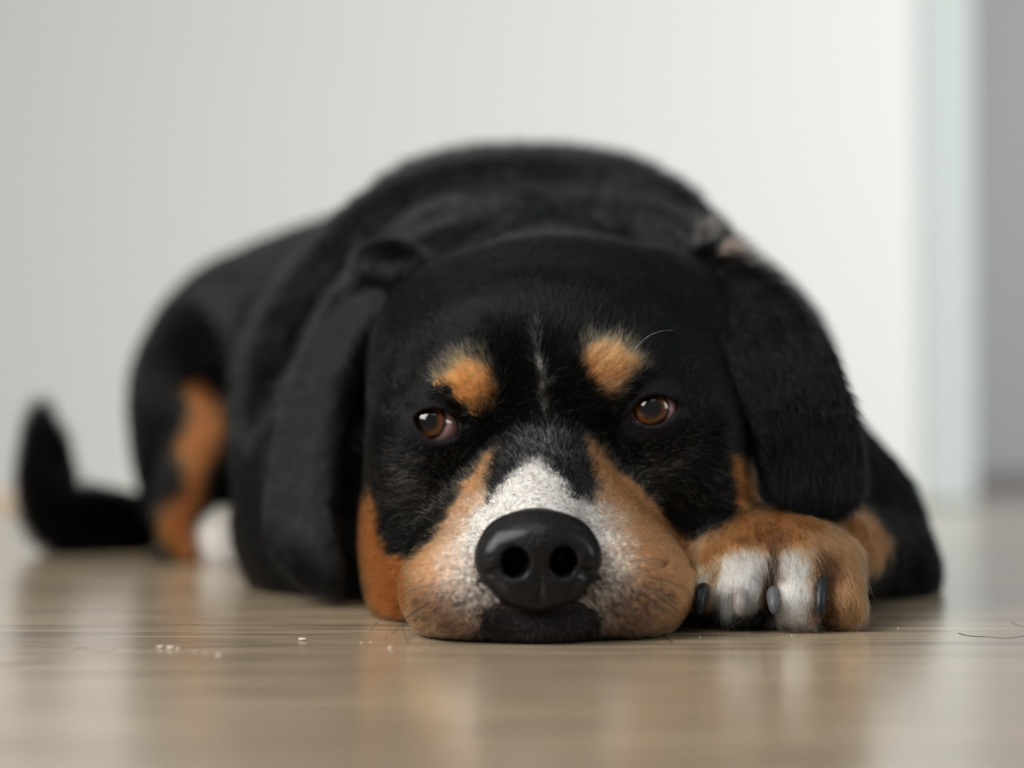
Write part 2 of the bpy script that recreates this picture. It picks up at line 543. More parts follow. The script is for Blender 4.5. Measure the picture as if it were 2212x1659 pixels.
def coat(P, gi, rnd):
    """colour of the hair rooted at each point, rnd in 0..1 drives stochastic borders"""
    n = len(P)
    px, py = proj(P)
    wob = noise3(P, 420, 3) * 7 + noise3(P, 1300, 4) * 4
    C = np.tile(BLACK, (n, 1))
    G = lambda *names: np.isin(gi, [GROUPS.index(k) for k in names])
    jit = (rnd - .5)

    def paint(mask, sd, col, feather=14, amt=1.0):
        prob = np.clip(.5 - (sd + wob) / (2 * feather), 0, 1) * amt
        m = mask & (rnd < prob)
        C[m] = col if np.ndim(col) == 1 else col[m]

    front = G('head') & (P[:, 1] < .775)
    # brindled specks under the eyes
    for cx, cy, rx, ry, a in ((930, 1045, 75, 80, .30), (1460, 1030, 80, 85, .24), (1390, 1010, 60, 50, .10), (1000, 900, 60, 40, .10)):
        sd = (np.sqrt(((px - cx) / rx) ** 2 + ((py - cy) / ry) ** 2) - 1) * 40
        paint(front, sd, np.array((.28, .15, .07)), 30, a)
    # tan mask
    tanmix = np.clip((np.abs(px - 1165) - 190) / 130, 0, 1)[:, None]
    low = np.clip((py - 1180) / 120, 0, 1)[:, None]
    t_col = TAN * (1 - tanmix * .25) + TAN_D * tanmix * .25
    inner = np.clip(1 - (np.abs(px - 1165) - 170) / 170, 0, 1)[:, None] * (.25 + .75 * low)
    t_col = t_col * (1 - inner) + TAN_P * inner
    rn = np.sqrt(((px - 1163) / 1.05) ** 2 + ((py - 1225) * 1.0) ** 2) + wob * 1.5
    pale = np.clip((228 - rn) / 95, 0, 1)[:, None]
    pale = pale * pale * (3 - 2 * pale)
    t_col = t_col * (1 - pale) + np.array((.62, .54, .46)) * pale
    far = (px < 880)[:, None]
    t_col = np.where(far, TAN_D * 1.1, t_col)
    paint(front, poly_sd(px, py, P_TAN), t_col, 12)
    paint(front, poly_sd(px, py, P_WHITE), WHITE, 22)
    paint(front, poly_sd(px, py, P_FLANKL), np.array((.03, .028, .028)), 16, .85)
    paint(front, poly_sd(px, py, P_FLANKR), np.array((.03, .028, .028)), 16, .85)
    paint(front, poly_sd(px, py, P_LINE), WHITE, 4, .9)
    fan = poly_sd(px, py, [(1150, 900), (1190, 900), (1260, 985), (1180, 1010), (1090, 1000)])
    paint(front, fan, WHITE * .8, 30, .42)
    paint(front, poly_sd(px, py, P_BROWL), TAN * 1.2, 15)
    paint(front, poly_sd(px, py, P_BROWR), TAN * 1.3, 15)
    paint(front, poly_sd(px, py, P_CHEEKR), TAN_D * 1.3, 12)
    # dark flecks on the lips, dark chin
    lips = front & (py > 1240)
    fl = np.clip(1.15 - np.abs(np.abs(px - 1165) - 170) / 120, 0, 1) * np.clip((py - 1230) / 60, 0, 1)
    paint(lips, np.full(n, -50.), np.array((.035, .028, .026)), 10, fl * .33)
    paint(front, poly_sd(px, py, P_CHIN), np.array((.022, .017, .017)), 26, .93)
    for cx, cy, sx in SPOTS:
        m_ = lips & (np.abs(px - cx) < 14) & (np.abs(py - cy) < 12)
        if m_.any():
            sd = np.sqrt((px[m_] - cx) ** 2 / 1.8 + (py[m_] - cy - sx * (px[m_] - cx) * .35) ** 2) - 1.9
            ii = np.where(m_)[0][rnd[m_] < np.clip(.5 - sd / 4, 0, .75)]
            C[ii] = (.02, .016, .015)
    nose_rim = (np.sqrt(((px - 1162) / 150) ** 2 + ((py - 1215) / 125) ** 2) - 1) * 120
    paint(front, nose_rim + 8, np.array((.05, .04, .04)), 12, .55)
    # folded foreleg
    lg = G('leg') & ((P[:, 1] < .775) | ((px < 1925) & (py > 1095)))
    paint(lg, poly_sd(px, py, [(1700, 1080), (1850, 1090), (1890, 1110), (1935, 1165), (1925, 1210), (1870, 1250), (1850, 1300), (1700, 1300)]), TAN * .85, 10)
    pw = G('paw', 'pad')
    C[pw] = np.array((.235, .105, .040))
    lightp = pw & (rnd < .45)
    C[lightp] = np.array((.38, .215, .105))
    paint(pw, poly_sd(px, py, [(1562, 1182), (1600, 1168), (1650, 1172), (1662, 1185), (1655, 1250), (1645, 1330), (1528, 1330), (1540, 1250)]), WHITE, 9)
    paint(pw, poly_sd(px, py, [(1676, 1185), (1700, 1165), (1750, 1180), (1757, 1230), (1765, 1350), (1665, 1345), (1668, 1260)]), WHITE, 9)
    paint(pw, poly_sd(px, py, [(1505, 1215), (1545, 1200), (1535, 1270), (1495, 1290)]), WHITE, 9)
    paint(pw, np.abs(px - 1667 + (py - 1200) * .06) - 5, np.array((.03, .02, .015)), 5, (py > 1165) * 1.0)
    paint(pw, np.abs(px - 1660) / 60 * 20 + np.abs(py - 1158) - 16, np.array((.06, .03, .018)), 12, .6)
    paint(pw, poly_sd(px, py, [(1762, 1185), (1785, 1175), (1805, 1200), (1785, 1260), (1780, 1340), (1760, 1340), (1762, 1250)]), np.array((.085, .035, .014)), 9, .8)
    # hind leg
    hd = G('hind')
    paint(hd & (P[:, 1] < 1.06), poly_sd(px, py, [(400, 815), (455, 830), (500, 880), (490, 960), (455, 1010), (455, 1080), (425, 1110), (440, 1215), (395, 1220), (335, 1130), (350, 1075), (400, 1050), (395, 990), (375, 960), (410, 880)]), TAN_D * 1.35, 16)
    hp = G('hindpaw')
    C[hp | (hd & (px > 448) & (py > 1100) & (P[:, 1] < 1.0))] = WHITE
    # gentle individual variation
    v = np.exp(rng.normal(size=n) * .42 - .05)
    grey = (C.max(1) < .02) & G('head', 'body', 'ear', 'leg')
    C = C * v[:, None]
    C[G('pad')] = np.array((.014, .012, .012))
    return np.clip(C, .002, .92)


# ------------------------------------------------------------------ materials for the dog
def skin_material():
    m, nt, bs = new_mat('dog_skin')
    at = nt.nodes.new('ShaderNodeAttribute'); at.attribute_name = 'coat'
    nt.links.new(at.outputs['Color'], bs.inputs['Base Color'])
    bs.inputs['Roughness'].default_value = .75
    bs.inputs['Specular IOR Level'].default_value = .08
    return m


def fur_material():
    m = bpy.data.materials.new('dog_fur')
    m.use_nodes = True
    nt = m.node_tree
    nt.nodes.clear()
    out = nt.nodes.new('ShaderNodeOutputMaterial')
    h = nt.nodes.new('ShaderNodeBsdfHairPrincipled')
    h.model = 'CHIANG'
    h.parametrization = 'COLOR'
    at = nt.nodes.new('ShaderNodeAttribute'); at.attribute_name = 'coat'
    nt.links.new(at.outputs['Color'], h.inputs['Color'])
    h.inputs['Roughness'].default_value = .17
    h.inputs['Radial Roughness'].default_value = .35
    h.inputs['Random Roughness'].default_value = .3
    h.inputs['Coat'].default_value = 0.0
    gl = nt.nodes.new('ShaderNodeAttribute'); gl.attribute_name = 'gloss'
    nt.links.new(gl.outputs['Fac'], h.inputs['IOR'])
    nt.links.new(h.outputs[0], out.inputs[0])
    return m


M_SKIN = skin_material()
M_FUR = fur_material()

# ------------------------------------------------------------------ the dog's body
body_me = mesh_np('dog', BV, BF)
dog = link('dog', body_me, M_SKIN)
tag(dog, 'black dog with tan and white markings lying on the wooden floor, chin down', 'dog')
gi_v = group_ids(BV)
col_v = coat(BV, gi_v, np.full(len(BV), .5))
# bare skin: eyelid rims, under the nose
px_v, py_v = proj(BV)
for e in EYES:
    dd = np.linalg.norm(BV - e['ctr'], axis=1)
    col_v[dd < EYE_R + .0045] = (.012, .010, .011)
col_v *= .55
ca = body_me.color_attributes.new('coat', 'FLOAT_COLOR', 'POINT')
ca.data.foreach_set('color', np.concatenate([col_v, np.ones((len(BV), 1))], 1).astype(np.float32).ravel())

# ------------------------------------------------------------------ fur
NOSE = W(1162, 1215, .600)


def norm(a):
    return a / np.maximum(np.linalg.norm(a, axis=1, keepdims=True), 1e-9)


def build_fur():
    nv = np.zeros(len(BV) * 3, dtype=np.float32)
    body_me.vertices.foreach_get('normal', nv) if False else None
    nrm = np.array([v.normal[:] for v in body_me.vertices]) if len(BV) < 10 else None
    va = np.zeros(len(BV) * 3, dtype=np.float32)
    body_me.vertex_normals.foreach_get('vector', va)
    N = va.reshape(-1, 3).astype(np.float64)
    a, b, c, d = (BV[BF[:, i]] for i in range(4))
    ar = .5 * np.linalg.norm(np.cross(c - a, d - b), axis=1)
    cen = (a + b + c + d) / 4
    fn = norm(N[BF].mean(1))
    gi = gi_v[BF[:, 0]]
    px, py = proj(cen)
    gidx = {g: i for i, g in enumerate(GROUPS)}
    dens = np.zeros(len(BF))                     # hairs per square metre
    view = norm(np.array([[0, 0, CAM_H]]) - cen)
    facing = (fn * view).sum(1)
    base = {'head': 7.6e6, 'ear': 5.5e6, 'paw': 9e6, 'pad': 0, 'leg': 4.0e6, 'body': 1.3e6, 'hind': 1.0e6, 'hindpaw': 1.5e6, 'tail': 1.6e6}
    for g, v in base.items():
        dens[gi == gidx[g]] = v
    dens *= np.where(facing > -.15, 1.0, .22)
    dens[(gi == gidx['head']) & (cen[:, 1] > .76)] *= .35
    muz = (gi == gidx['head']) & (py > 980) & (cen[:, 1] < .68)
    dens[muz] *= 1.35
    dens[cen[:, 2] < .0012] = 0
    for e in EYES:
        dd = np.linalg.norm(cen - e['ctr'], axis=1)
        q = d_almond([cen[:, 0], cen[:, 1], cen[:, 2]], dict(e))
        dens[(dd < EYE_R + .0055) & (q < .0017)] = 0
    ns = np.sqrt(((px - 1162) / 128) ** 2 + ((py - 1205) / 110) ** 2)
    dens[(ns < 1) & (cen[:, 1] < .65)] = 0
    w = ar * dens * FUR_SCALE
    n = int(w.sum())
    f = rng.choice(len(BF), size=n, p=w / w.sum())
    u, v = rng.random(n), rng.random(n)
    P = (a[f] * ((1 - u) * (1 - v))[:, None] + b[f] * (u * (1 - v))[:, None] + c[f] * (u * v)[:, None] + d[f] * ((1 - u) * v)[:, None])
    Nn = norm(N[BF[f, 0]] * ((1 - u) * (1 - v))[:, None] + N[BF[f, 1]] * (u * (1 - v))[:, None] + N[BF[f, 2]] * (u * v)[:, None] + N[BF[f, 3]] * ((1 - u) * v)[:, None])
    g = gi[f]
    px, py = proj(P)
    isg = lambda *names: np.isin(g, [gidx[k] for k in names])
    # ---- flow
    T = np.zeros((n, 3))
    T[:] = (0, .5, -.55)
    hd = isg('head')
    away = norm(P - NOSE)
    T[hd] = away[hd]
    top = hd & (py < 980)
    T[top] = norm(away[top] + np.array((0, .35, .0)))
    # brow and forehead: hair sweeps up and outwards
    fo = hd & (py < 930)
    side = np.clip((px - 1170) / 400, -1, 1)
    T[fo] = norm(np.stack([side[fo] * .9, np.full(fo.sum(), .7), np.full(fo.sum(), .55)], 1))
    # whirl behind the forehead where light catches
    lips = hd & (py > 1230)
    T[lips] = norm(away[lips] * .9 + np.array((0, .25, -.55)))
    jaw = hd & (P[:, 1] > .69) & (py > 1000)
    T[jaw] = norm(np.stack([np.sign(px[jaw] - 1170) * .3, np.full(jaw.sum(), .5), np.full(jaw.sum(), -.7)], 1))
    sidef = hd & (np.abs(px - 1175) > 250) & (py > 900) & (P[:, 1] < .72)
    T[sidef] = norm(away[sidef] + np.array((0, .3, -.5)))
    er = isg('ear')
    T[er] = (0, -.05, -1)
    er2 = er & (px > 1300)
    T[er2] = (.25, -.1, -1)
    pw = isg('paw')
    T[pw] = norm(np.stack([np.clip((px[pw] - 1680) / 500, -.4, .4), np.full(pw.sum(), -.75), np.full(pw.sum(), -.8)], 1))
    lg = isg('leg')
    T[lg & (P[:, 1] < .80)] = (-.35, -.9, -.2)
    T[lg & (P[:, 1] >= .80)] = (.15, .1, -1)
    bd = isg('body')
    bx = np.clip((px - 1150) / 500, -1, 1)
    T[bd] = norm(np.stack([bx[bd] * .8, np.full(bd.sum(), .8), -.25 - .6 * np.abs(bx[bd])], 1))
    hn = isg('hind', 'hindpaw')
    T[hn] = (-.2, -.25, -1)
    tl = isg('tail')
    T[tl] = np.where((px[tl] < 150)[:, None], np.array((-.15, 0, 1)), np.array((-1, 0, .12)))
    T += np.stack([noise3(P, 190, s) for s in (21, 22, 23)], 1) * .22
    T += np.stack([noise3(P, 900, s) for s in (31, 32, 33)], 1) * .16
    T += rng.normal(size=(n, 3)) * .10
    clump = np.stack([noise3(P, 2300, s) for s in (41, 42, 43)], 1)
    T += clump * np.where(isg('paw')[:, None], .38, .32)
    T = T - (T * Nn).sum(1)[:, None] * Nn
    T = norm(T)
    # ---- length, lift, thickness
    L = np.full(n, .010)
    L[hd] = .0072
    mz = hd & (P[:, 1] < .70) & (py > 960)
    L[mz] = .0036 + .003 * np.clip((P[mz, 1] - .61) / .08, 0, 1)
    near_nose = np.clip((np.sqrt(((px - 1162)) ** 2 + ((py - 1205)) ** 2) - 120) / 160, 0, 1)
    L[mz] *= .55 + .45 * near_nose[mz]
    L[hd & (py < 960) & (py > 640) & (P[:, 1] < .70)] = .0072
    for e in EYES:
        dd = np.linalg.norm(P - e['ctr'], axis=1)
        L = np.where(dd < EYE_R + .010, L * np.clip((dd - EYE_R - .002) / .009, .25, 1), L)
    L[er] = .009; L[pw] = .0085; L[lg] = .009; L[bd] = .012; L[hn] = .012; L[tl] = .017
    L *= rng.uniform(.6, 1.15, n) * (1 + .22 * noise3(P, 2100, 51))
    lift = np.full(n, .30)
    lift[mz] = .38; lift[pw] = .25; lift[er] = .22; lift[bd] = .11; lift[tl] = .5; lift[lg] = .25
    lift += rng.normal(size=n) * .07
    R = np.full(n, .000068)
    R[pw] = .000072
    R[bd | hn | tl] = .00016
    R[er | lg] = .00007
    R[hd & (P[:, 1] > .76)] = .0001
    R *= np.exp(rng.normal(size=n) * .3)
    col = coat(P, g, rng.random(n))
    col *= np.exp(.30 * noise3(P, 2300, 52))[:, None]
    # ---- points
    K = 5
    s = np.linspace(0, 1, K)[None, :, None]
    bend = rng.normal(size=(n, 3)) * .12
    bend = bend - (bend * Nn).sum(1)[:, None] * Nn
    pts = P[:, None, :] - Nn[:, None, :] * .0003 + L[:, None, None] * (T[:, None, :] * s + Nn[:, None, :] * (lift[:, None, None] * (s * 1.6 - s * s * 1.0)) + bend[:, None, :] * s * s)
    pts[:, :, 2] = np.maximum(pts[:, :, 2], .0005)
    rad = R[:, None] * (1 - np.linspace(0, 1, K)[None, :] ** 1.6 * .85)
    rad = rad * np.where(isg('tail', 'body', 'hind'), 1.0, 1.0)[:, None]
    # longer loose tufts at the ear bases, and the fringe under the toes
    TU = [((1515, 520, .752), 15, (.35, -.1, 1.0), .020, 420, (.05, .045, .042)),  # right ear: lighter hair colour stands in for light caught by the tufts
          ((1565, 545, .742), 18, (.9, -.1, .55), .017, 300, (.10, .07, .055)),
          ((1610, 575, .738), 14, (1, -.1, .25), .015, 240, (.05, .045, .04)),
          ((1650, 610, .735), 14, (1, -.1, .0), .014, 160, (.10, .09, .085)),
          ((835, 575, .752), 18, (-.9, 0, .5), .012, 300, (.02, .018, .018)),
          ((1655, 1300, .662), 8, (.02, -.4, -1), .012, 260, (.45, .40, .37)),
          ((1740, 1312, .652), 16, (.25, -.3, -1), .009, 260, (.70, .66, .60)),
          ((1825, 1300, .660), 18, (.1, -.3, -1), .009, 300, (.40, .19, .08)),
          ((1570, 1290, .653), 12, (-.15, -.3, -1), .008, 200, (.66, .62, .57))]
    ap, ar_, ac = [], [], []
    for (c0, spread, dr, ln, k, cl) in TU:
        base0 = W(*c0)
        pr = base0 + rng.normal(size=(k, 3)) * np.array((spread, spread, spread)) * .000095
        dd = norm(norm(np.array([dr]))[0] + rng.normal(size=(k, 3)) * .28)
        ll = ln * rng.uniform(.45, 1.0, k)
        q = pr[:, None, :] + dd[:, None, :] * (ll[:, None, None] * s) + np.array((0, -.002, -.004)) * (s * s)
        q[:, :, 2] = np.maximum(q[:, :, 2], .0006)
        ap.append(q)
        ar_.append(np.full((k, 1), .000055) * (1 - np.linspace(0, 1, K)[None, :] ** 1.6 * .85))
        ac.append(np.array(cl) * np.exp(rng.normal(size=(k, 1)) * .35))
    gloss = np.where(isg('body') | (isg('ear') & (px < 1100)), 1.33, 1.22)
    gloss = np.concatenate([gloss, np.full(sum(len(q) for q in ap), 1.3)])
    return np.concatenate([pts] + ap), np.concatenate([rad] + ar_), np.concatenate([col] + ac), gloss


def make_curves(name, pts, rad, col, gloss, mat, parent):
    n, K, _ = pts.shape
    cu = bpy.data.hair_curves.new(name)
    cu.add_curves([K] * n)
    cu.points.foreach_set('position', pts.astype(np.float32).ravel())
    cu.points.foreach_set('radius', rad.astype(np.float32).ravel())
    at = cu.attributes.new('coat', 'FLOAT_COLOR', 'CURVE')
    at.data.foreach_set('color', np.concatenate([col, np.ones((n, 1))], 1).astype(np.float32).ravel())
    at = cu.attributes.new('gloss', 'FLOAT', 'CURVE')
    at.data.foreach_set('value', gloss.astype(np.float32))
    o = link(name, cu, None, parent)
    cu.materials.append(mat)
    return o


if FUR:
    fp, fr, fc, fg = build_fur()
    print('hairs', len(fp))
    fur = make_curves('fur', fp, fr, fc, fg, M_FUR, dog)
    fur['label'] = 'short glossy coat'


# ------------------------------------------------------------------ eyes
def eye_material(i):
    m, nt, bs = new_mat('eye_%d' % i)
    N = nt.nodes; Lk = nt.links
    tc = N.new('ShaderNodeTexCoord')
    sep = N.new('ShaderNodeSeparateXYZ'); Lk.new(tc.outputs['Object'], sep.inputs[0])
    cmb = N.new('ShaderNodeCombineXYZ'); Lk.new(sep.outputs[0], cmb.inputs[0]); Lk.new(sep.outputs[1], cmb.inputs[1])
    ln = N.new('ShaderNodeVectorMath'); ln.operation = 'LENGTH'; Lk.new(cmb.outputs[0], ln.inputs[0])
    mul = N.new('ShaderNodeMath'); mul.operation = 'MULTIPLY'; mul.inputs[1].default_value = 1 / EYE_R
    Lk.new(ln.outputs['Value'], mul.inputs[0])
    nz = N.new('ShaderNodeTexNoise'); nz.inputs['Scale'].default_value = 900
    Lk.new(tc.outputs['Object'], nz.inputs['Vector'])
    mix = N.new('ShaderNodeMath'); mix.operation = 'MULTIPLY_ADD'; mix.inputs[1].default_value = .05
    Lk.new(nz.outputs['Fac'], mix.inputs[0]); Lk.new(mul.outputs[0], mix.inputs[2])
    cr = N.new('ShaderNodeValToRGB'); el = cr.color_ramp.elements
    el[0].position = 0; el[0].color = (.003, .002, .002, 1)
    el[1].position = .35; el[1].color = (.004, .002, .002, 1)
    for p, c in ((.41, (.02, .008, .003)), (.48, (.065, .022, .005)), (.56, (.11, .036, .009)), (.60, (.03, .011, .007)), (.66, (.03, .016, .014)), (.71, (.36, .22, .21)), (1.0, (.42, .22, .20))):
        e = el.new(p); e.color = (*c, 1)
    Lk.new(mix.outputs[0], cr.inputs[0])
    Lk.new(cr.outputs[0], bs.inputs['Base Color'])
    bs.inputs['Roughness'].default_value = .5
    bs.inputs['Specular IOR Level'].default_value = 0
    bs.inputs['Coat Weight'].default_value = 1
    bs.inputs['Coat Roughness'].default_value = .015
    bs.inputs['Coat IOR'].default_value = 1.45
    return m


def make_eye(e, i):
    nu, nvv = 64, 48
    V = []; F = []
    for a in range(nvv + 1):
        th = math.pi * a / nvv
        for b in range(nu):
            ph = 2 * math.pi * b / nu
            r = EYE_R * (1 + .07 * max(0, math.cos(th) - .72) / .28)
            V.append((r * math.sin(th) * math.cos(ph), r * math.sin(th) * math.sin(ph), r * math.cos(th)))
    for a in range(nvv):
        for b in range(nu):
            F.append((a * nu + b, (a + 1) * nu + b, (a + 1) * nu + (b + 1) % nu, a * nu + (b + 1) % nu))
    me = mesh_np('eye', V, F)
    o = link('eye', me, eye_material(i), dog)
    o.location = Vector(e['ctr'])
    o.rotation_euler = Vector(e['gaze']).to_track_quat('Z', 'Y').to_euler()
    o['label'] = 'glossy brown eye with dark pupil'
    return o


for i, e in enumerate(EYES):
    make_eye(e, i)


# ------------------------------------------------------------------ nose (leather)
def build_nose():
    c = W(1162, 1196, .610)
    s = .6 / FPX
    def nx(px): return (px - 1162) * s
    def nz(py): return -(py - 1205) * s
    h = .00045
    gx = np.arange(-.026, .0261, h); gy = np.arange(-.022, .02, h); gz = np.arange(-.028, .024, h)
    X, Y, Z = np.meshgrid(gx, gy, gz, indexing='ij')
    P = [X, Y, Z]
    A = lambda x, y, z: np.array((x, y, z))
    D = d_ell(P, A(0, .004, nz(1190)), (.0195, .0165, .0150))
    D = smin(D, d_ell(P, A(nx(1085), .001, nz(1205)), (.0105, .0125, .0120)), .006)
    D = smin(D, d_ell(P, A(nx(1240), .001, nz(1200)), (.0105, .0125, .0120)), .006)
    D = smin(D, d_ell(P, A(0, .001, nz(1265)), (.0115, .0125, .0125)), .006)
    D = smin(D, d_ell(P, A(0, -.0035, nz(1175)), (.0115, .0105, .0085)), .006)
    for qx in (1106, 1220):
        D = smin(D, d_ell(P, A(nx(qx), -.001, nz(1268)), (.0095, .0100, .0090)), .005)
    # wings
    D = smin(D, d_ell(P, A(nx(1052), -.002, nz(1225)), (.0058, .0080, .0075)), .005)
    D = smin(D, d_ell(P, A(nx(1273), -.002, nz(1218)), (.0058, .0080, .0075)), .005)
    # nostrils with comma slits
    for sx, x0, z0 in ((-1, nx(1104), nz(1222)), (1, nx(1216), nz(1217))):
        D = smax(D, -d_ell(P, A(x0, -.012, z0), (.0052, .013, .0058)), .0022)
        D = smax(D, -d_chain(P, [A(x0, -.013, z0 - .002), A(x0 + sx * .006, -.0125, z0 - .0040), A(x0 + sx * .0105, -.0085, z0 - .0046), A(x0 + sx * .0145, -.002, z0 - .004)], [.0034, .0022, .0017, .0014]), .0018)
    # groove
    D = smax(D, -d_chain(P, [A(nx(1160), -.0140, nz(1220)), A(nx(1161), -.0130, nz(1250)), A(nx(1163), -.0105, nz(1300)), A(nx(1164), -.0060, nz(1345))], [.0004, .0009, .0014, .0016]), .0016)
    # pebbled leather
    pts = np.stack([X.ravel(), Y.ravel(), Z.ravel()], 1)
    near = np.abs(D.ravel()) < .002
    bump = np.zeros(len(pts)); bump[near] = noise3(pts[near], 5200, 9) * noise3(pts[near], 4300, 10)
    D = D / .97
    D = D + bump.reshape(D.shape) * .00007
    D[:, -1] = .01; D[0] = D[-1] = .01; D[:, 0] = .01; D[:, :, 0] = D[:, :, -1] = .01
    V, F = surface_nets(gx, gy, gz, D)
    V = relax(V, F, 2) * .93
    R = np.array(Matrix.Rotation(math.radians(1.5), 3, 'Y')) @ np.array(Matrix.Rotation(math.radians(4), 3, 'Z'))
    V = V @ R.T + c
    return V, F


nV, nF = build_nose()
m, nt, bs = new_mat('nose_leather')
N = nt.nodes; Lk = nt.links
tc = N.new('ShaderNodeTexCoord')
vo = N.new('ShaderNodeTexVoronoi'); vo.inputs['Scale'].default_value = 1050
Lk.new(tc.outputs['Object'], vo.inputs['Vector'])
bp = N.new('ShaderNodeBump'); bp.inputs['Strength'].default_value = 1.0; bp.inputs['Distance'].default_value = .0006
Lk.new(vo.outputs['Distance'], bp.inputs['Height']); Lk.new(bp.outputs[0], bs.inputs['Normal'])
bs.inputs['Base Color'].default_value = (.0045, .0040, .0043, 1)
bs.inputs['Roughness'].default_value = .40
bs.inputs['Specular IOR Level'].default_value = .08
bs.inputs['Coat Weight'].default_value = .22
bs.inputs['Coat Roughness'].default_value = .22
nose = link('nose', mesh_np('nose', nV, nF), m, dog)
nose['label'] = 'wet black nose'


# ------------------------------------------------------------------ claws
def make_claw(p0, p1, r, mat, sag=.002, label=None):
    p0 = np.array(p0); p1 = np.array(p1)
    K, S = 10, 16
    V = []; F = []
    ax = p1 - p0; ax /= np.linalg.norm(ax)
    side = np.cross(ax, (0, 0, 1.)); side /= np.linalg.norm(side)
    up = np.cross(side, ax)
    for i in range(K):
        t = i / (K - 1)
        c = p0 + (p1 - p0) * t + up * (sag * 4 * t * (1 - t))
        rr = r * (1 - .42 * t ** 3) * (1 if i < K - 1 else .6)
        for j in range(S):
            a = 2 * math.pi * j / S
            V.append(c + side * math.cos(a) * rr * .85 + up * math.sin(a) * rr)
    V.append(p1 + ax * r * .15)
    for i in range(K - 1):
        for j in range(S):
            F.append((i * S + j, i * S + (j + 1) % S, (i + 1) * S + (j + 1) % S, (i + 1) * S + j))
    tip = len(V) - 1
    for j in range(S):
        F.append(((K - 1) * S + j, (K - 1) * S + (j + 1) % S, tip, tip))
    me = bpy.data.meshes.new('claw')
    me.from_pydata([tuple(v) for v in V], [], [tuple(dict.fromkeys(f)) for f in F])
    for p in me.polygons: p.use_smooth = True
    o = link('claw', me, mat, dog)
    if label: o['label'] = label
    return o


def claw_mat(name, c, rough=.42):
    m, nt, bs = new_mat(name)
    tc = nt.nodes.new('ShaderNodeTexCoord'); nz = nt.nodes.new('ShaderNodeTexNoise')
    nz.inputs['Scale'].default_value = 350
    nt.links.new(tc.outputs['Object'], nz.inputs['Vector'])
    cr = nt.nodes.new('ShaderNodeValToRGB')
    cr.color_ramp.elements[0].color = (*[v * .7 for v in c], 1); cr.color_ramp.elements[1].color = (*[min(1, v * 1.25) for v in c], 1)
    nt.links.new(nz.outputs['Fac'], cr.inputs[0]); nt.links.new(cr.outputs[0], bs.inputs['Base Color'])
    bs.inputs['Roughness'].default_value = rough
    bs.inputs['Specular IOR Level'].default_value = .22
    return m


MC_B = claw_mat('claw_black', (.007, .008, .010))
MC_G = claw_mat('claw_grey', (.055, .056, .06))
MC_P = claw_mat('claw_pale', (.17, .145, .14))
make_claw(W(1520, 1272, .655), W(1508, 1325, .645), .0034, MC_B, label='dark claw beside the lip')
make_claw(W(1604, 1285, .651), W(1597, 1326, .641), .0037, MC_P, label='pale translucent claw')
make_claw(W(1670, 1280, .656), W(1673, 1322, .643), .0035, MC_G, label='grey claw')
make_claw(W(1776, 1250, .655), W(1771, 1330, .643), .0032, MC_B, label='long black claw')

# ------------------------------------------------------------------ whiskers
mw, nt, bs = new_mat('whisker')
bs.inputs['Base Color'].default_value = (.012, .010, .010, 1)
bs.inputs['Roughness'].default_value = .35


def tube_mesh(name, pts, r, tip=.25, sides=6, sub=6):
    A = smooth_nodes([np.array(p) for p in pts], sub=sub)[0]
    n = len(A); V = []; F = []
    T = norm(np.gradient(A, axis=0))
    up = np.array((.3, -.5, .8))
    for i in range(n):
        s1 = np.cross(T[i], up); s1 /= np.linalg.norm(s1); s2 = np.cross(s1, T[i])
        rr = r * (1 - (1 - tip) * i / (n - 1))
        for j in range(sides):
            an = 2 * math.pi * j / sides
            V.append(A[i] + (s1 * math.cos(an) + s2 * math.sin(an)) * rr)
    for i in range(n - 1):
        for j in range(sides):
            F.append((i * sides + j, i * sides + (j + 1) % sides, (i + 1) * sides + (j + 1) % sides, (i + 1) * sides + j))
    return mesh_np(name, V, F)


def whisker(pts, r=.00015, mat=None):
    return link('whisker', tube_mesh('whisker', pts, r), mat or mw, dog)


WH = [[(940, 1261, .620), (890, 1275, .625), (850, 1310, .632), (830, 1345, .636)],
      [(970, 1279, .612), (905, 1290, .616), (860, 1330, .622), (826, 1390, .63)],
      [(930, 1300, .616), (890, 1325, .620), (870, 1350, .624), (885, 1392, .626), (915, 1392, .622)],
      [(945, 1315, .612), (890, 1340, .618), (855, 1362, .624), (832, 1385, .628)],
      [(935, 1355, .612), (900, 1370, .614), (880, 1386, .616), (905, 1394, .614)],
      [(928, 1303, .617), (880, 1335, .622), (845, 1370, .628)],
      [(840, 1330, .66), (815, 1345, .66), (795, 1370, .66), (790, 1390, .66)],
      [(1360, 1213, .618), (1420, 1208, .624), (1465, 1225, .63)],
      [(1395, 1245, .612), (1450, 1258, .62), (1495, 1285, .63)],
      [(1385, 1264, .611), (1440, 1285, .616), (1480, 1325, .622)],
      [(1420, 1288, .613), (1455, 1310, .617), (1478, 1330, .62)],
      [(1400, 1303, .610), (1440, 1325, .614), (1468, 1350, .618)],
      [(1360, 1325, .606), (1410, 1345, .610), (1440, 1362, .612)],
      [(960, 1230, .625), (920, 1240, .632), (885, 1262, .64)]]
for w in WH:
    whisker([W(a_, b_, c_ - .006) for a_, b_, c_ in w])
# long pale hair above the right brow
mw2, nt, bs = new_mat('pale_whisker'); bs.inputs['Base Color'].default_value = (.45, .40, .35, 1); bs.inputs['Roughness'].default_value = .3
whisker([W(1368, 757, .655), W(1395, 730, .652), W(1425, 716, .652), W(1455, 713, .654)], .00006, mw2)

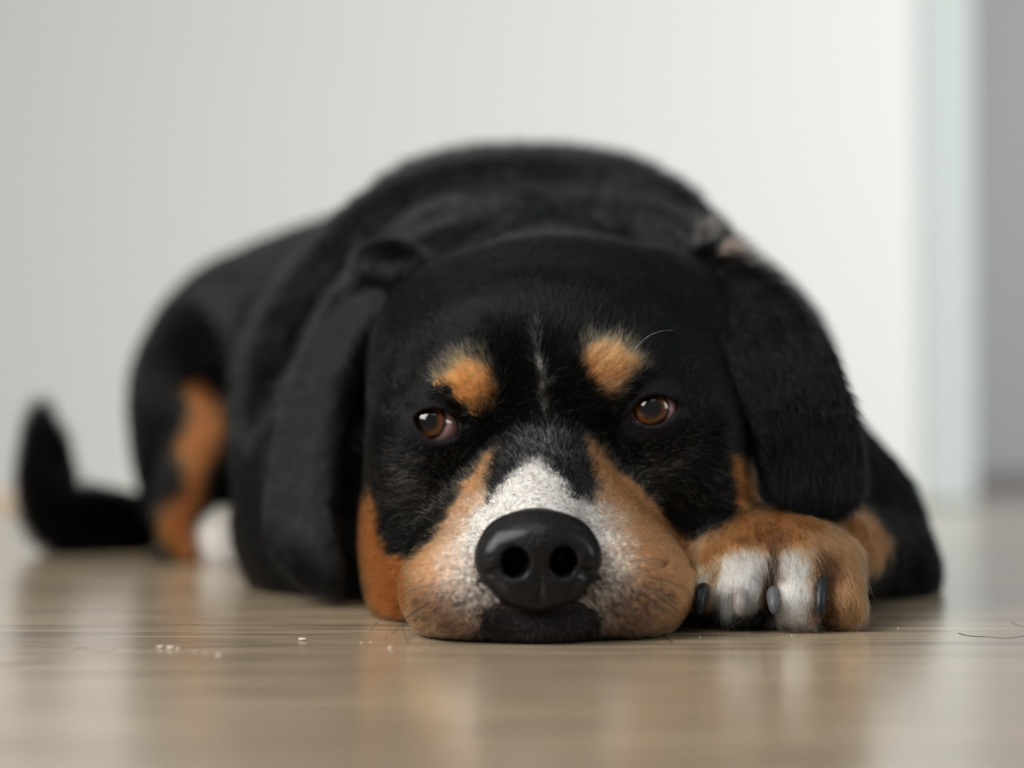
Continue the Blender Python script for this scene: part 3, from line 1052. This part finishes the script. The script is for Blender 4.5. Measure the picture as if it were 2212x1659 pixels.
# ------------------------------------------------------------------ room
def wood_floor_material():
    m, nt, bs = new_mat('oak_laminate')
    N = nt.nodes; Lk = nt.links
    tc = N.new('ShaderNodeTexCoord')
    mp = N.new('ShaderNodeMapping'); mp.inputs['Rotation'].default_value = (0, 0, math.radians(-3)); mp.inputs['Scale'].default_value = (1.6, 34, 1)
    Lk.new(tc.outputs['Object'], mp.inputs['Vector'])
    n1 = N.new('ShaderNodeTexNoise'); n1.inputs['Scale'].default_value = 3.0; n1.inputs['Detail'].default_value = 8; n1.inputs['Roughness'].default_value = .62
    Lk.new(mp.outputs[0], n1.inputs['Vector'])
    mp2 = N.new('ShaderNodeMapping'); mp2.inputs['Rotation'].default_value = (0, 0, math.radians(-3)); mp2.inputs['Scale'].default_value = (5, 150, 1)
    Lk.new(tc.outputs['Object'], mp2.inputs['Vector'])
    n2 = N.new('ShaderNodeTexNoise'); n2.inputs['Scale'].default_value = 4.0; n2.inputs['Detail'].default_value = 5
    Lk.new(mp2.outputs[0], n2.inputs['Vector'])
    cr = N.new('ShaderNodeValToRGB'); el = cr.color_ramp.elements
    el[0].position = .30; el[0].color = (.165, .120, .076, 1)
    el[1].position = .70; el[1].color = (.47, .375, .255, 1)
    e = el.new(.5); e.color = (.33, .26, .176, 1)
    Lk.new(n1.outputs['Fac'], cr.inputs[0])
    cr2 = N.new('ShaderNodeValToRGB'); el = cr2.color_ramp.elements
    el[0].position = .34; el[0].color = (.45, .42, .40, 1); el[1].position = .52; el[1].color = (1, 1, 1, 1)
    Lk.new(n2.outputs['Fac'], cr2.inputs[0])
    mx = N.new('ShaderNodeMixRGB'); mx.blend_type = 'MULTIPLY'; mx.inputs[0].default_value = .85
    Lk.new(cr.outputs[0], mx.inputs[1]); Lk.new(cr2.outputs[0], mx.inputs[2])
    mp3 = N.new('ShaderNodeMapping'); mp3.inputs['Rotation'].default_value = (0, 0, math.radians(-3)); mp3.inputs['Location'].default_value = (.55, -.612, 0)
    Lk.new(tc.outputs['Object'], mp3.inputs['Vector'])
    bk = N.new('ShaderNodeTexBrick'); bk.inputs['Scale'].default_value = 1.0
    bk.inputs['Brick Width'].default_value = 1.28; bk.inputs['Row Height'].default_value = .192
    bk.inputs['Mortar Size'].default_value = .0007; bk.inputs['Mortar Smooth'].default_value = .6
    bk.inputs['Color1'].default_value = (1, 1, 1, 1); bk.inputs['Color2'].default_value = (.86, .85, .84, 1); bk.inputs['Mortar'].default_value = (.30, .25, .2, 1)
    Lk.new(mp3.outputs[0], bk.inputs['Vector'])
    mx2 = N.new('ShaderNodeMixRGB'); mx2.blend_type = 'MULTIPLY'; mx2.inputs[0].default_value = .85
    Lk.new(mx.outputs[0], mx2.inputs[1]); Lk.new(bk.outputs['Color'], mx2.inputs[2])
    Lk.new(mx2.outputs[0], bs.inputs['Base Color'])
    bs.inputs['Roughness'].default_value = .23
    rr = N.new('ShaderNodeMapRange'); rr.inputs['To Min'].default_value = .20; rr.inputs['To Max'].default_value = .32
    Lk.new(n1.outputs['Fac'], rr.inputs['Value']); Lk.new(rr.outputs[0], bs.inputs['Roughness'])
    bp = N.new('ShaderNodeBump'); bp.inputs['Strength'].default_value = .08; bp.inputs['Distance'].default_value = .0002
    Lk.new(n2.outputs['Fac'], bp.inputs['Height']); Lk.new(bp.outputs[0], bs.inputs['Normal'])
    bs.inputs['Specular IOR Level'].default_value = .4
    bs.inputs['Coat Weight'].default_value = .9
    bs.inputs['Coat Roughness'].default_value = .22
    bs.inputs['Coat IOR'].default_value = 1.55
    return m


def paint_material(name, col, rough=.6):
    m, nt, bs = new_mat(name)
    tc = nt.nodes.new('ShaderNodeTexCoord'); nz = nt.nodes.new('ShaderNodeTexNoise')
    nz.inputs['Scale'].default_value = 120
    nt.links.new(tc.outputs['Object'], nz.inputs['Vector'])
    bp = nt.nodes.new('ShaderNodeBump'); bp.inputs['Strength'].default_value = .05; bp.inputs['Distance'].default_value = .001
    nt.links.new(nz.outputs['Fac'], bp.inputs['Height']); nt.links.new(bp.outputs[0], bs.inputs['Normal'])
    bs.inputs['Base Color'].default_value = (*col, 1)
    bs.inputs['Roughness'].default_value = rough
    return m


def box(name, lo, hi, mat, kind='structure', bevel=0):
    x0, y0, z0 = lo; x1, y1, z1 = hi
    V = [(x0, y0, z0), (x1, y0, z0), (x1, y1, z0), (x0, y1, z0), (x0, y0, z1), (x1, y0, z1), (x1, y1, z1), (x0, y1, z1)]
    F = [(0, 3, 2, 1), (4, 5, 6, 7), (0, 1, 5, 4), (1, 2, 6, 5), (2, 3, 7, 6), (3, 0, 4, 7)]
    o = link(name, mesh_np(name, V, F, False), mat)
    if bevel:
        b = o.modifiers.new('bevel', 'BEVEL'); b.width = bevel; b.segments = 4
    if kind: o['kind'] = kind
    return o


M_FLOOR = wood_floor_material()
M_WALL = paint_material('white_wall_paint', (.465, .468, .450))
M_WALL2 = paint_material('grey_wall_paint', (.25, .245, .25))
M_BASE = paint_material('dark_skirting', (.10, .075, .07), .4)
M_TRIM = paint_material('pale_oak_skirting', (.50, .36, .22), .4)
M_JAMB = paint_material('door_jamb_white', (.33, .355, .34), .6)

box('floor', (-3.0, -1.2, -.05), (3.0, 4.2, 0), M_FLOOR)
YW = 1.76
XC = W(1985, 900, YW)[0]
box('wall_back', (-3.0, YW, 0), (XC, YW + .12, 2.5), M_WALL)
XD = W(2108, 900, YW)[0]
box('door_1', (XC, YW - .002, 0), (XD, YW + .14, 2.5), M_JAMB, bevel=.006)
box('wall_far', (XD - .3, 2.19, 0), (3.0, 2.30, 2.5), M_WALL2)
box('baseboard_far', (XD - .25, 2.175, 0), (3.0, 2.19, .022), M_BASE)
box('baseboard_back', (-3.0, YW - .010, 0), (XC - .002, YW, .012), M_TRIM)

# ------------------------------------------------------------------ crumbs and stray hairs on the floor
m_cr, nt, bs = new_mat('crumb'); bs.inputs['Base Color'].default_value = (.50, .44, .36, 1); bs.inputs['Roughness'].default_value = .7


def floor_at(px, py):
    d = CAM_H * FPX / (py - HORIZON)
    for _ in range(4):
        p = W(px, py, d); d = d * CAM_H / (CAM_H - p[2])
    return W(px, py, d)


def crumb(px, py, r, label, seed):
    rr = np.random.default_rng(seed)
    V = []; F = []
    nu, nvv = 10, 7
    for a in range(nvv + 1):
        th = math.pi * a / nvv
        for b in range(nu):
            ph = 2 * math.pi * b / nu
            k = 1 + .28 * math.sin(3 * ph + seed) * math.sin(2 * th + seed * .7) + rr.normal() * .05
            V.append((k * r * 1.1 * math.sin(th) * math.cos(ph), k * r * math.sin(th) * math.sin(ph), r * .3 + k * r * .32 * math.cos(th)))
    for a in range(nvv):
        for b in range(nu):
            F.append((a * nu + b, (a + 1) * nu + b, (a + 1) * nu + (b + 1) % nu, a * nu + (b + 1) % nu))
    V = np.array(V); V[:, 2] -= V[:, 2].min() - .00001
    o = link('crumb', mesh_np('crumb', V, F), m_cr)
    p = floor_at(px, py)
    o.location = (p[0], p[1], 0)
    tag(o, label, 'crumb', 'pale crumbs scattered on the floor')


CR = [(346, 1400, .0011, 'pale crumb, leftmost of the small cluster on the floor left of the muzzle'),
      (369, 1402, .0013, 'largest pale crumb in the middle of the cluster on the floor'),
      (385, 1403, .0009, 'pale crumb, rightmost of the small cluster on the floor left of the muzzle'),
      (653, 1384, .0014, 'large lone pale crumb on the floor between the cluster and the muzzle'),
      (472, 1417, .0010, 'flat pale crumb on the floor, nearest the camera, right of the cluster'),
      (843, 1401, .0009, 'pale crumb on the floor just left of the lip, near the whisker tips'),
      (420, 1409, .0005, 'tiny crumb speck right of the cluster, nearest to it'),
      (442, 1411, .0005, 'tiny crumb speck halfway between the cluster and the flat crumb'),
      (781, 1389, .0005, 'tiny crumb speck on the floor left of the whiskers, under the ear'),
      (801, 1388, .0005, 'tiny crumb speck under the whisker tips'),
      (1512, 1376, .0004, 'tiny crumb speck on the floor between muzzle and paw'),
      (1710, 1373, .0004, 'tiny crumb speck on the floor in front of the white toes'),
      (1940, 1358, .0005, 'tiny crumb speck on the floor right of the paw')]
for i, (a, b, r, l) in enumerate(CR):
    crumb(a, b, r, l, i + 1)


def stray(pxs, label, r=.00011):
    pts = [floor_at(a, b) for a, b in pxs]
    for p in pts: p[2] = r * 1.02
    o = link('stray_hair', tube_mesh('stray_hair', pts, r, .6), mw)
    tag(o, label, 'hair')


stray([(0, 1439), (50, 1434), (110, 1428)], 'short dark stray hair on the floor at the left edge of the photo')
stray([(2070, 1368), (2095, 1374), (2130, 1376), (2175, 1379), (2212, 1374)], 'dark curved stray hair on the floor right of the paw')
stray([(2185, 1345), (2200, 1351), (2212, 1355)], 'short stray hair at the right edge, behind the curved one')
stray([(155, 1406), (175, 1401), (200, 1405), (225, 1408), (250, 1404)], 'thin wavy stray hair on the floor left of the crumb cluster', .00007)
